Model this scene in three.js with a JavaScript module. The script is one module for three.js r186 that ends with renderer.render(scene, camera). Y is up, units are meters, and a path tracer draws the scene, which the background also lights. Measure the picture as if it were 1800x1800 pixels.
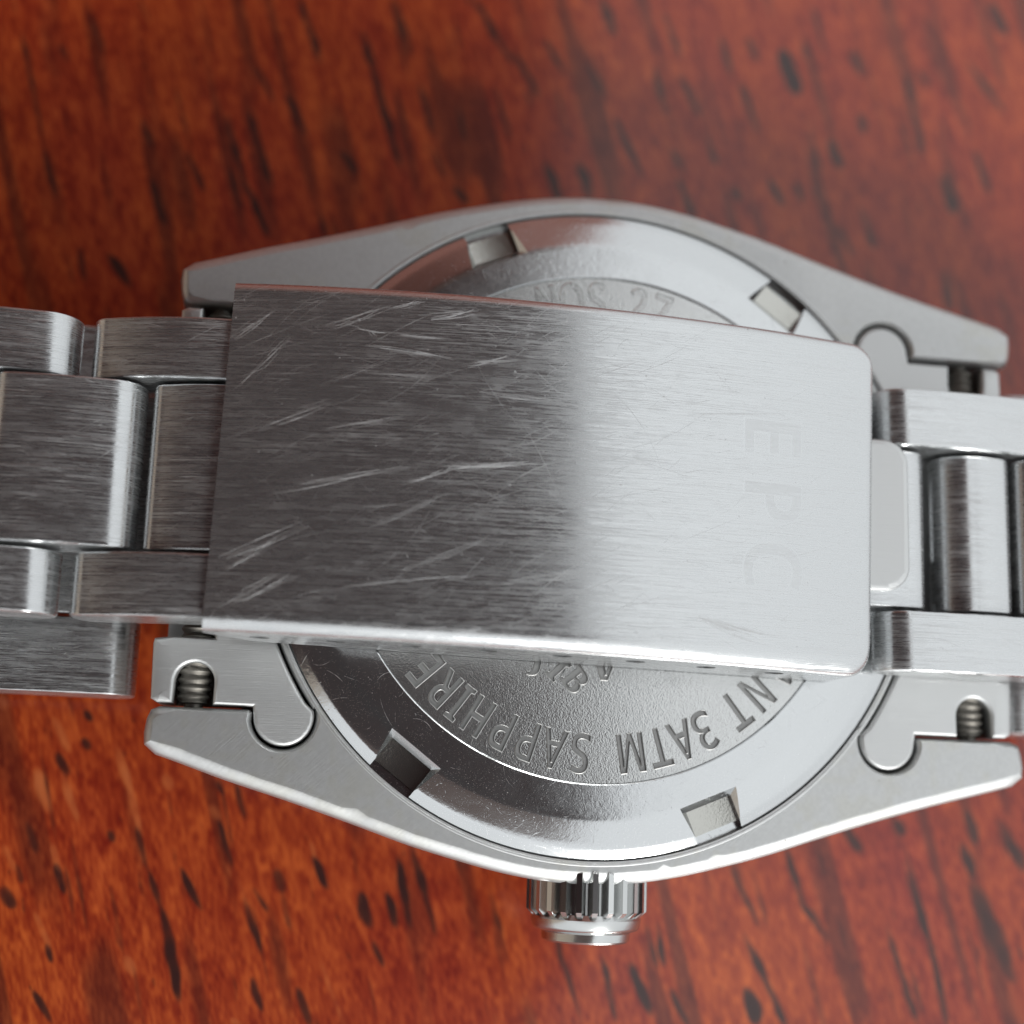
import * as THREE from 'three';
import { Brush, Evaluator, SUBTRACTION } from 'three-bvh-csg';
import { FontLoader } from 'three/addons/loaders/FontLoader.js';

// ---------------------------------------------------------------- camera, sky, sun, exposure
const MM = 0.001, H = 9.6;                        // shapes are written in millimetres; H = height of the case back over the table
const scene = new THREE.Scene();
const camera = new THREE.PerspectiveCamera(38.44, 1, 0.004, 30);
const CAM = new THREE.Vector3(-14.302 * MM, (71.162 + H) * MM, 13.852 * MM);
const FWD = new THREE.Vector3(0.13436, -0.97175, -0.19404);
camera.position.copy(CAM);
camera.up.set(-0.06122, 0.1873, -0.98039);
camera.lookAt(CAM.clone().addScaledVector(FWD, 0.1));
camera.focus = 0.0702;
camera.userData.fStop = 19;

const renderer = new THREE.WebGLRenderer({ antialias: true });
renderer.setSize(1024, 1024);
renderer.shadowMap.enabled = true;
renderer.toneMapping = THREE.LinearToneMapping;
renderer.toneMappingExposure = 1.58;

{ // an even overcast sky, a little brighter overhead, faint cloud texture
  const W = 128, Hh = 64, data = new Float32Array(W * Hh * 4);
  for (let j = 0; j < Hh; j++) for (let i = 0; i < W; i++) {
    const el = ((j + 0.5) / Hh - 0.5) * Math.PI, az = (i + 0.5) / W * Math.PI * 2, s = Math.max(0, Math.sin(el)), k = (j * W + i) * 4;
    const cloud = 1 + 0.05 * Math.sin(az * 3 + s * 4) * Math.sin(az * 2 - s * 7) * Math.cos(el);
    const L = 0.66 * (0.86 + 0.24 * s) * cloud;
    data[k] = L * 0.97; data[k + 1] = L * 1.0; data[k + 2] = L * 1.02; data[k + 3] = 1;
  }
  const sky = new THREE.DataTexture(data, W, Hh, THREE.RGBAFormat, THREE.FloatType);
  sky.mapping = THREE.EquirectangularReflectionMapping; sky.magFilter = THREE.LinearFilter; sky.needsUpdate = true;
  scene.background = sky; scene.environment = sky;
}
const sun = new THREE.DirectionalLight(new THREE.Color(1, 0.985, 0.96), 1.5);
sun.position.set(0.32, 0.46, 0.83); sun.target.position.set(0, 0, 0);
sun.castShadow = true; sun.shadow.radius = 30; sun.shadow.mapSize.set(2048, 2048);
Object.assign(sun.shadow.camera, { left: -0.2, right: 0.2, top: 0.2, bottom: -0.2, near: 0.1, far: 3 });
scene.add(sun, sun.target);

// ---------------------------------------------------------------- helpers
let seed = 7;
const rnd = () => { seed = (seed * 1664525 + 1013904223) >>> 0; return seed / 4294967296; };
const rr = (a, b) => a + (b - a) * rnd();
const lerp = (a, b, t) => a + (b - a) * t, clamp = (x, a = 0, b = 1) => Math.min(b, Math.max(a, x));
const sstep = (a, b, x) => { const t = clamp((x - a) / (b - a)); return t * t * (3 - 2 * t); };
const hash = (x, y, s) => { let h = Math.imul(x, 374761393) ^ Math.imul(y, 668265263) ^ Math.imul(s, 2147483647); h = Math.imul(h ^ (h >>> 13), 1274126177); return ((h ^ (h >>> 16)) >>> 0) / 4294967296; };
function noise(x, y, s) {
  const xi = Math.floor(x), yi = Math.floor(y), fx = x - xi, fy = y - yi, u = fx * fx * (3 - 2 * fx), v = fy * fy * (3 - 2 * fy);
  return lerp(lerp(hash(xi, yi, s), hash(xi + 1, yi, s), u), lerp(hash(xi, yi + 1, s), hash(xi + 1, yi + 1, s), u), v);
}
const used = new Map();
const numbered = (n) => { const k = used.get(n) ?? 0; used.set(n, k + 1); return k ? n + '_' + String(k).padStart(3, '0') : n; };

// triangles in millimetres (x, height over the case back, z)
class Tris {
  constructor() { this.p = []; }
  tri(a, b, c) { this.p.push(...a, ...b, ...c); return this; }
  quad(a, b, c, d) { return this.tri(a, b, c).tri(a, c, d); }
  add(t) { for (const v of t.p) this.p.push(v); return this; }
  map(f) { for (let i = 0; i < this.p.length; i += 3) [this.p[i], this.p[i + 1], this.p[i + 2]] = f(this.p[i], this.p[i + 1], this.p[i + 2]); return this; }
  flip() { for (let i = 0; i < this.p.length; i += 9) for (let c = 0; c < 3; c++) { const t = this.p[i + 3 + c]; this.p[i + 3 + c] = this.p[i + 6 + c]; this.p[i + 6 + c] = t; } return this; }
}
// creased normals, box-projected uv in metres
function finish(t, crease = 32) {
  const p = t.p, n = p.length / 9, fn = new Float32Array(n * 3), ar = new Float32Array(n), at = new Map(), cos = Math.cos(crease * Math.PI / 180);
  const key = (i) => Math.round(p[i] * 2000) + ',' + Math.round(p[i + 1] * 2000) + ',' + Math.round(p[i + 2] * 2000), keys = [];
  for (let f = 0; f < n; f++) {
    const i = f * 9, ax = p[i + 3] - p[i], ay = p[i + 4] - p[i + 1], az = p[i + 5] - p[i + 2], bx = p[i + 6] - p[i], by = p[i + 7] - p[i + 1], bz = p[i + 8] - p[i + 2];
    let x = ay * bz - az * by, y = az * bx - ax * bz, z = ax * by - ay * bx; const l = Math.hypot(x, y, z) || 1;
    ar[f] = l; fn[f * 3] = x / l; fn[f * 3 + 1] = y / l; fn[f * 3 + 2] = z / l;
    for (let c = 0; c < 3; c++) { const k = key(i + c * 3); keys.push(k); let list = at.get(k); if (!list) at.set(k, list = []); list.push(f); }
  }
  const pos = new Float32Array(p.length), nor = new Float32Array(p.length), uv = new Float32Array(n * 6);
  for (let f = 0; f < n; f++) {
    const X = fn[f * 3], Y = fn[f * 3 + 1], Z = fn[f * 3 + 2], aX = Math.abs(X), aY = Math.abs(Y), aZ = Math.abs(Z);
    for (let c = 0; c < 3; c++) {
      const v = f * 3 + c, i = v * 3; let nx = 0, ny = 0, nz = 0;
      for (const g of at.get(keys[v])) if (fn[g * 3] * X + fn[g * 3 + 1] * Y + fn[g * 3 + 2] * Z > cos) { nx += fn[g * 3] * ar[g]; ny += fn[g * 3 + 1] * ar[g]; nz += fn[g * 3 + 2] * ar[g]; }
      const l = Math.hypot(nx, ny, nz) || 1;
      nor[i] = nx / l; nor[i + 1] = ny / l; nor[i + 2] = nz / l;
      pos[i] = p[i] * MM; pos[i + 1] = (p[i + 1] + H) * MM; pos[i + 2] = p[i + 2] * MM;
      uv[v * 2] = (aX > 0.75 ? p[i + 1] : p[i]) * MM;
      uv[v * 2 + 1] = (aX > 0.75 ? p[i + 2] : aY >= aZ * 0.6 ? p[i + 2] : p[i + 1]) * MM;
    }
  }
  const g = new THREE.BufferGeometry();
  g.setAttribute('position', new THREE.BufferAttribute(pos, 3)); g.setAttribute('normal', new THREE.BufferAttribute(nor, 3)); g.setAttribute('uv', new THREE.BufferAttribute(uv, 2));
  return g;
}
const area = (o) => { let a = 0; for (let i = 0; i < o.length; i++) { const p = o[i], q = o[(i + 1) % o.length]; a += p[0] * q[1] - q[0] * p[1]; } return a / 2; };
const turned = (o) => (area(o) > 0 ? [...o].reverse() : o);           // anticlockwise as seen from above (x right, z towards the viewer)
function offset(o, d, scale) {                                      // moves an outline inwards by d
  const n = o.length;
  return o.map((p, i) => {
    const a = o[(i + n - 1) % n], b = o[(i + 1) % n];
    let e1 = [p[0] - a[0], p[1] - a[1]], e2 = [b[0] - p[0], b[1] - p[1]]; const l1 = Math.hypot(...e1) || 1, l2 = Math.hypot(...e2) || 1;
    const n1 = [e1[1] / l1, -e1[0] / l1], n2 = [e2[1] / l2, -e2[0] / l2]; // inward normals
    let m = [n1[0] + n2[0], n1[1] + n2[1]]; const k = Math.max(0.35, (m[0] * m[0] + m[1] * m[1]) / 2), s = d * (scale ? scale(p, i) : 1) / k;
    return [p[0] + m[0] * s, p[1] + m[1] * s];
  });
}
function capFace(t, outline, holes, y, up = true) {
  const pts = [outline, ...holes].flat(), idx = THREE.ShapeUtils.triangulateShape(outline.map((p) => new THREE.Vector2(p[0], p[1])), holes.map((h) => h.map((p) => new THREE.Vector2(p[0], p[1]))));
  const Y = typeof y === 'function' ? y : () => y;
  for (const [a, b, c] of idx) {
    const A = pts[a], B = pts[b], C = pts[c], s = (B[0] - A[0]) * (C[1] - A[1]) - (B[1] - A[1]) * (C[0] - A[0]);
    const v = [A, B, C].map((q) => [q[0], Y(q), q[1]]);
    if ((s < 0) === up) t.tri(v[0], v[1], v[2]); else t.tri(v[0], v[2], v[1]);
  }
}
// stacks insets of an outline: profile [[inset, height], ...] from the top down
function loft(outline, profile, { holes = [], scale, top = true, bottom = true } = {}) {
  const t = new Tris(), o = turned(outline), rings = profile.map(([d, y]) => offset(o, d, scale).map((p) => [p[0], y, p[1]])), n = o.length;
  for (let r = 0; r + 1 < rings.length; r++) for (let i = 0; i < n; i++) { const j = (i + 1) % n; t.quad(rings[r][i], rings[r + 1][i], rings[r + 1][j], rings[r][j]); }
  const flat = (r) => r.map((p) => [p[0], p[2]]);
  if (top) capFace(t, flat(rings[0]), holes, profile[0][1], true);
  if (bottom) capFace(t, flat(rings.at(-1)), holes, profile.at(-1)[1], false);
  return t;
}
// turns a profile [[radius, height], ...] (from the axis at the top, outwards and down) about the vertical axis
function lathe(profile, seg = 128, cx = 0, cz = 0, wob) {
  const t = new Tris();
  for (let k = 0; k < seg; k++) {
    const a = k / seg * Math.PI * 2, b = (k + 1) / seg * Math.PI * 2;
    for (let i = 0; i + 1 < profile.length; i++) {
      const pt = (q, ang) => { const r = wob ? wob(q, ang) : q[0]; return [cx + r * Math.cos(ang), q[1], cz + r * Math.sin(ang)]; };
      const A = pt(profile[i], a), B = pt(profile[i], b), C = pt(profile[i + 1], b), D = pt(profile[i + 1], a);
      if (profile[i][0] > 1e-6) t.tri(A, B, C); if (profile[i + 1][0] > 1e-6) t.tri(A, C, D);
    }
  }
  return t;
}
const arcPts = (cx, cz, r, a0, a1, n) => Array.from({ length: n + 1 }, (_, i) => { const a = (a0 + (a1 - a0) * i / n) * Math.PI / 180; return [cx + r * Math.cos(a), cz + r * Math.sin(a)]; });
function mesh(name, tris, material, parent, crease) {
  const m = new THREE.Mesh(tris.isBufferGeometry ? tris : finish(tris, crease), material); m.name = name; m.castShadow = m.receiveShadow = true; parent.add(m); return m;
}
function part(name, parent) { const g = new THREE.Group(); g.name = name; parent.add(g); return g; }
const toGeometry = (t) => { const g = new THREE.BufferGeometry(), n = t.p.length / 3; g.setAttribute('position', new THREE.Float32BufferAttribute(t.p, 3)); g.computeVertexNormals(); g.setAttribute('uv', new THREE.Float32BufferAttribute(new Float32Array(n * 2), 2)); return g; };
const evaluator = new Evaluator(); evaluator.useGroups = false;
function minus(t, cutters) {                                         // cuts solids out of a solid
  let a = new Brush(toGeometry(t)); a.updateMatrixWorld();
  for (const c of cutters) { const b = new Brush(toGeometry(c)); b.updateMatrixWorld(); a = evaluator.evaluate(a, b, SUBTRACTION); a.updateMatrixWorld(); }
  const g = a.geometry.index ? a.geometry.toNonIndexed() : a.geometry, out = new Tris(); out.p = Array.from(g.attributes.position.array.subarray(0, Math.min(g.drawRange.count, g.attributes.position.count) * 3)); return out;
}
const box = (x0, x1, y0, y1, z0, z1) => { const o = [[x0, z0], [x1, z0], [x1, z1], [x0, z1]]; return loft(o, [[0, y1], [0, y0]]); };

// ---------------------------------------------------------------- textures
function canvasMap(w, h, draw, repeat, srgb) {
  const c = document.createElement('canvas'); c.width = w; c.height = h; draw(c.getContext('2d'), w, h);
  const t = new THREE.CanvasTexture(c); t.wrapS = t.wrapT = THREE.RepeatWrapping; t.magFilter = THREE.LinearFilter;
  if (repeat) t.repeat.set(1 / (repeat[0] * MM), 1 / (repeat[1] * MM));
  if (srgb) t.colorSpace = THREE.SRGBColorSpace;
  return t;
}
const fill = (g, w, h, f) => { const im = g.createImageData(w, h), d = im.data; for (let y = 0; y < h; y++) for (let x = 0; x < w; x++) { const v = f(x, y), k = (y * w + x) * 4; if (v.length) { d[k] = v[0]; d[k + 1] = v[1]; d[k + 2] = v[2]; } else d[k] = d[k + 1] = d[k + 2] = v; d[k + 3] = 255; } g.putImageData(im, 0, 0); };
// fine lines that run along x, each fading in and out
function brushLines(w, h, amp, len) {
  const a = new Float32Array(w * h);
  for (let y = 0; y < h; y++) { let x = 0; while (x < w) { const L = rr(len * 0.3, len * 1.8), v = (rnd() + rnd() + rnd() - 1.5) * amp; for (let i = 0; i < L && x < w; i++, x++) a[y * w + x] = v * Math.min(1, i / 12, (L - i) / 12); } }
  return a;
}
// scratches that swell and thin out along their length
function scratch(g, x0, y0, x1, y1, q, width, tone) {
  const n = 7, dx = x1 - x0, dy = y1 - y0, ph = rnd() * 9, P = (t) => [x0 + dx * t - dy * q * t * (1 - t) * 4, y0 + dy * t + dx * q * t * (1 - t) * 4];
  g.lineCap = 'round'; g.strokeStyle = tone;
  for (let i = 0; i < n; i++) { const t = (i + 0.5) / n; g.lineWidth = width * (0.25 + 0.9 * Math.sin(Math.PI * t) * (0.6 + 0.4 * Math.sin(ph + i * 1.7))); g.beginPath(); g.moveTo(...P(i / n)); g.lineTo(...P((i + 1) / n)); g.stroke(); }
}
function strokes(g, n, w, h, { len, ang, spread, width, tone, bend = 0.06 }) {
  for (let i = 0; i < n; i++) {
    const L = lerp(len[0], len[1], rnd() ** 2), a = ang + (rnd() + rnd() - 1) * spread, x = rnd() * w, y = rnd() * h;
    scratch(g, x, y, x + Math.cos(a) * L, y + Math.sin(a) * L, (rnd() - 0.5) * bend * 2, rr(...width), tone());
  }
}
const grey = (v, al = 1) => `rgba(${v | 0},${v | 0},${v | 0},${al})`;

// ---------------------------------------------------------------- materials
const steel = ({ rgb = [0.605, 0.617, 0.622], ...o }) => { const m = new THREE.MeshPhysicalMaterial({ metalness: 1, ...o }); m.color.setRGB(...rgb); return m; };

// the clasp cover carries its own map, in millimetres: x -20..14, z -11..7
const onClasp = (g, w, h) => g.setTransform(w / 34, 0, 0, -h / 18, 20 * w / 34, 7 * h / 18);
const claspAt = (px, py) => { const f = (px - 385) / 1160, t = (py - 503 - 98 * f) / (582 - 8 * f); return [-18.7 + f * 31.6, -9.3 + 15.5 * t + 0.55 * f]; };
const SCRATCHES = [[555, 577, 646, 540, 2], [668, 546, 706, 531, 1.6], [724, 560, 800, 553, 2.2], [610, 581, 645, 590, 1.8], [672, 591, 752, 601, 1.2], [632, 613, 758, 636, 1.6], [550, 678, 668, 631, 1.2], [790, 648, 872, 637, 2.0], [648, 664, 740, 674, 1.0],
  [395, 590, 450, 540, 1.4], [405, 680, 500, 588, 1.3], [470, 870, 640, 838, 1.2], [520, 853, 700, 832, 1.4], [700, 858, 770, 835, 1.6], [770, 835, 908, 822, 2.0], [765, 829, 880, 828, 1.3], [400, 984, 532, 926, 1.8], [402, 1000, 500, 950, 1.2], [410, 1066, 502, 1008, 1.6], [436, 1060, 520, 1012, 1.4],
  [640, 935, 760, 880, 1.0], [1195, 1092, 1300, 1128, 1.5], [1215, 1094, 1322, 1122, 1.1], [1225, 1106, 1330, 1140, 1.2], [1240, 1100, 1360, 1128, 0.9], [1180, 735, 1360, 728, 0.9], [560, 760, 690, 742, 0.9], [820, 700, 960, 716, 0.9], [600, 1040, 820, 1022, 0.9], [880, 1030, 1040, 1012, 0.8], [440, 760, 560, 715, 1.0], [700, 1010, 830, 960, 0.8]];
const GROOVES = [[1443, 833, 1527, 737], [1303, 1002, 1410, 805], [1325, 672, 1366, 606], [1424, 656, 1438, 610], [1246, 632, 1300, 598], [1452, 820, 1500, 772], [1120, 720, 1180, 640], [1060, 905, 1150, 860], [1250, 688, 1300, 646], [1130, 980, 1210, 900], [1490, 840, 1520, 800]];
const MARKS = [['E', 766], ['P', 882], ['C', 998]];
function claspScratches(g, tone, k) {
  for (const [x0, y0, x1, y1, w] of SCRATCHES) {
    const a = claspAt(x0, y0), b = claspAt(x1, y1), o = (k) => rr(-0.08, 0.08) * w * k;
    for (let i = 0; i < 6; i++) scratch(g, a[0] + o(3), a[1] + o(1), b[0] + o(3), b[1] + o(1), rr(-0.03, 0.05), (0.009 + 0.024 * rnd() ** 2) * w * k, tone(i));
  }
}
const fadedMark = (g, paint) => { for (const [ch, py] of MARKS) { const [x, z] = claspAt(1292, py); g.save(); g.translate(x, z); g.rotate(Math.PI / 2); g.font = 'bold 4.2px sans-serif'; g.textAlign = 'center'; g.textBaseline = 'alphabetic'; paint(g, ch); g.restore(); } };
const claspBump = canvasMap(2048, 1088, (g, w, h) => {
  const a = brushLines(w, h, 40, 60), b = brushLines(w, h, 30, 22);
  fill(g, w, h, (x, y) => { const worn = 0.55 + 0.6 * noise(x / 160, y / 60, 5) * noise(x / 40, y / 26, 9); return 132 + (a[y * w + x] * worn + b[y * w + x]) + (hash(x, y, 3) - 0.5) * 14; });
  strokes(g, 600, w, h, { len: [10, 60], ang: 0.1, spread: 0.9, width: [0.8, 1.6], tone: () => grey(rnd() < 0.5 ? 70 : 200, rr(0.2, 0.6)) });
  strokes(g, 170, w, h, { len: [30, 260], ang: -0.45, spread: 0.5, width: [0.8, 1.5], tone: () => grey(rnd() < 0.6 ? 60 : 205, rr(0.2, 0.6)) });
  for (let i = 0; i < 160; i++) { g.fillStyle = grey(rnd() < 0.5 ? 40 : 215, 0.7); g.beginPath(); g.arc(rnd() * w, rnd() * h, rr(0.8, 2.6), 0, 7); g.fill(); }
  onClasp(g, w, h); claspScratches(g, (i) => grey(i ? 225 : 30, 0.8), 1.1);
  for (const [x0, y0, x1, y1] of GROOVES) { const a = claspAt(x0, y0), b = claspAt(x1, y1); scratch(g, ...a, ...b, rr(-0.04, 0.04), 0.05, grey(10, 0.9)); scratch(g, a[0] + 0.03, a[1] + 0.03, b[0] + 0.03, b[1] + 0.03, 0, 0.03, grey(235, 0.7)); }
  g.strokeStyle = grey(215, 0.8); g.lineWidth = 0.08; fadedMark(g, (q, ch) => q.strokeText(ch, 0, 0));
}, null);
const claspRough = canvasMap(2048, 1088, (g, w, h) => {
  const a = brushLines(w, h, 46, 110), b = brushLines(w, h, 26, 30);
  fill(g, w, h, (x, y) => clamp(62 + (a[y * w + x] + b[y * w + x]) * (0.5 + noise(x / 260, y / 110, 23)) + 40 * Math.max(0, noise(x / 40, y / 26, 22) - 0.68), 24, 250));
  strokes(g, 1300, w, h, { len: [8, 90], ang: 0.05, spread: 1.1, width: [0.7, 1.6], tone: () => grey(200, rr(0.1, 0.6)), bend: 0.12 });
  strokes(g, 240, w, h, { len: [60, 420], ang: 0.5, spread: 0.5, width: [0.8, 1.7], tone: () => grey(215, rr(0.15, 0.7)), bend: 0.1 });
  strokes(g, 120, w, h, { len: [60, 500], ang: -0.3, spread: 1.0, width: [0.8, 1.5], tone: () => grey(205, rr(0.15, 0.6)), bend: 0.1 });
  for (let i = 0; i < 260; i++) { g.fillStyle = grey(rnd() < 0.6 ? 225 : 30, rr(0.3, 0.9)); g.beginPath(); g.arc(rnd() * w, rnd() * h, rr(0.7, 2.6), 0, 7); g.fill(); }
  onClasp(g, w, h); claspScratches(g, () => grey(240, rr(0.4, 0.95)), 0.8);
  g.fillStyle = grey(190, 0.24); fadedMark(g, (q, ch) => q.fillText(ch, 0, 0)); g.strokeStyle = grey(20, 0.6); g.lineWidth = 0.09; fadedMark(g, (q, ch) => q.strokeText(ch, 0, 0));
}, null);
for (const t of [claspBump, claspRough]) { t.repeat.set(1 / (34 * MM), 1 / (18 * MM)); t.offset.set(20 / 34, 11 / 18); }
const brushedBump = canvasMap(1024, 1024, (g, w, h) => {
  const a = brushLines(w, h, 50, 150), b = brushLines(w, h, 24, 40);
  fill(g, w, h, (x, y) => 128 + a[y * w + x] * (0.6 + 0.7 * noise(x / 120, y / 50, 2)) + b[y * w + x]);
  strokes(g, 160, w, h, { len: [12, 90], ang: 0.2, spread: 0.8, width: [0.8, 2], tone: () => grey(rnd() < 0.5 ? 50 : 215, rr(0.2, 0.6)) });
}, [15, 15]);
const brushedRough = canvasMap(1024, 1024, (g, w, h) => {
  const a = brushLines(w, h, 52, 150), b = brushLines(w, h, 44, 40);
  fill(g, w, h, (x, y) => clamp(70 + a[y * w + x] * (0.5 + 0.9 * noise(x / 150, y / 60, 71)) + b[y * w + x] + 30 * (noise(x / 120, y / 12, 72) - 0.5), 30, 250));
  strokes(g, 120, w, h, { len: [12, 140], ang: 0.2, spread: 0.8, width: [0.8, 2.2], tone: () => grey(220, rr(0.2, 0.7)) });
}, [15, 15]);
const polishRough = canvasMap(1024, 1024, (g, w, h) => {
  fill(g, w, h, (x, y) => 30 + 10 * noise(x / 60, y / 60, 81) + (hash(x, y, 82) > 0.985 + 0.03 * (noise(x / 50, y / 50, 84) - 0.5) ? 110 * hash(x, y, 83) : 0));
  for (let i = 0; i < 420; i++) { g.fillStyle = grey(180, rr(0.1, 0.6)); g.beginPath(); g.arc(rnd() * w, rnd() * h, rr(0.5, 2.2), 0, 7); g.fill(); }
  strokes(g, 200, w, h, { len: [8, 140], ang: 0.3, spread: 3, width: [0.7, 1.8], tone: () => grey(190, rr(0.2, 0.7)), bend: 0.25 });
}, [14, 14]);
const grainBump = canvasMap(1024, 1024, (g, w, h) => {
  fill(g, w, h, (x, y) => 128 + (hash(x, y, 1) - 0.5) * 50 + (noise(x / 3.2, y / 3.2, 4) - 0.5) * 130 + (noise(x / 9, y / 9, 6) - 0.5) * 24);
  strokes(g, 60, w, h, { len: [10, 60], ang: 0.6, spread: 3, width: [0.8, 1.8], tone: () => grey(rnd() < 0.5 ? 60 : 205, rr(0.3, 0.7)) });
}, [14, 14]);
const polishBump = canvasMap(1024, 1024, (g, w, h) => {
  fill(g, w, h, (x, y) => 128 + (noise(x / 4, y / 4, 14) - 0.5) * 34 + (noise(x / 14, y / 14, 16) - 0.5) * 46 + (hash(x, y, 8) > 0.992 ? (rnd() - 0.5) * 150 : 0));
  strokes(g, 170, w, h, { len: [8, 110], ang: 0.3, spread: 3, width: [0.7, 1.5], tone: () => grey(rnd() < 0.5 ? 60 : 200, rr(0.2, 0.6)), bend: 0.25 });
  for (let i = 0; i < 500; i++) { g.fillStyle = grey(rnd() < 0.6 ? 30 : 220, 0.8); g.beginPath(); g.arc(rnd() * w, rnd() * h, rr(0.7, 2.0), 0, 7); g.fill(); }
}, [14, 14]);
const lugBump = canvasMap(1024, 1024, (g, w, h) => {
  fill(g, w, h, (x, y) => 128 + (noise((x + y) / 60, (x - y) / 2.2, 24) - 0.5) * 120 + (noise(x / 3, y / 3, 25) - 0.5) * 30 + (hash(x, y, 26) - 0.5) * 30);
  strokes(g, 220, w, h, { len: [20, 220], ang: 0.9, spread: 0.9, width: [0.8, 2.2], tone: () => grey(rnd() < 0.5 ? 50 : 215, rr(0.2, 0.7)), bend: 0.12 });
}, [14, 14]);

const lugStain = canvasMap(1024, 1024, (g, w, h) => {
  fill(g, w, h, (x, y) => { const s = sstep(0.5, 0.8, noise(x / 70, y / 90, 61) * 0.6 + noise(x / 16, y / 16, 62) * 0.4), k = 246 + (noise(x / 5, y / 5, 63) - 0.5) * 8; return [k - s * 2, k - s * 3, k - s * 7]; });
  for (let i = 0; i < 40; i++) { g.fillStyle = `rgba(70,60,40,${rr(0.1, 0.3)})`; g.beginPath(); g.arc(rnd() * w, rnd() * h, rr(0.8, 2), 0, 7); g.fill(); }
}, [30, 30], true);

const M = {
  clasp: steel({ metalness: 0.92, roughness: 1, roughnessMap: claspRough, bumpMap: claspBump, bumpScale: 6e-6 }),
  brushed: steel({ metalness: 0.93, roughness: 1, roughnessMap: brushedRough, bumpMap: brushedBump, bumpScale: 1.4e-5 }),
  lug: steel({ metalness: 0.93, roughness: 0.48, map: lugStain, bumpMap: lugBump, bumpScale: 7e-6, rgb: [0.61, 0.62, 0.618] }),
  polish: steel({ metalness: 0.96, roughness: 1, roughnessMap: polishRough, bumpMap: polishBump, bumpScale: 7e-6 }),
  notch: steel({ roughness: 0.2, bumpMap: grainBump, bumpScale: 9e-6, rgb: [0.5, 0.495, 0.46] }),
  engraved: steel({ metalness: 0.95, roughness: 0.2, bumpMap: grainBump, bumpScale: 8e-6, rgb: [0.6, 0.607, 0.6] }),
  tab: steel({ metalness: 0.93, roughness: 0.5, bumpMap: brushedBump, bumpScale: 1.3e-5, rgb: [0.61, 0.62, 0.618] }),
  crown: steel({ roughness: 0.2, bumpMap: polishBump, bumpScale: 1.5e-6, rgb: [0.6, 0.607, 0.6] }),
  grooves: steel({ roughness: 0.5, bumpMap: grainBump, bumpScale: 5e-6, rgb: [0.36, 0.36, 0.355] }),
  grime: steel({ roughness: 0.55, bumpMap: grainBump, bumpScale: 6e-6, rgb: [0.2, 0.19, 0.17] }),
};

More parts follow.
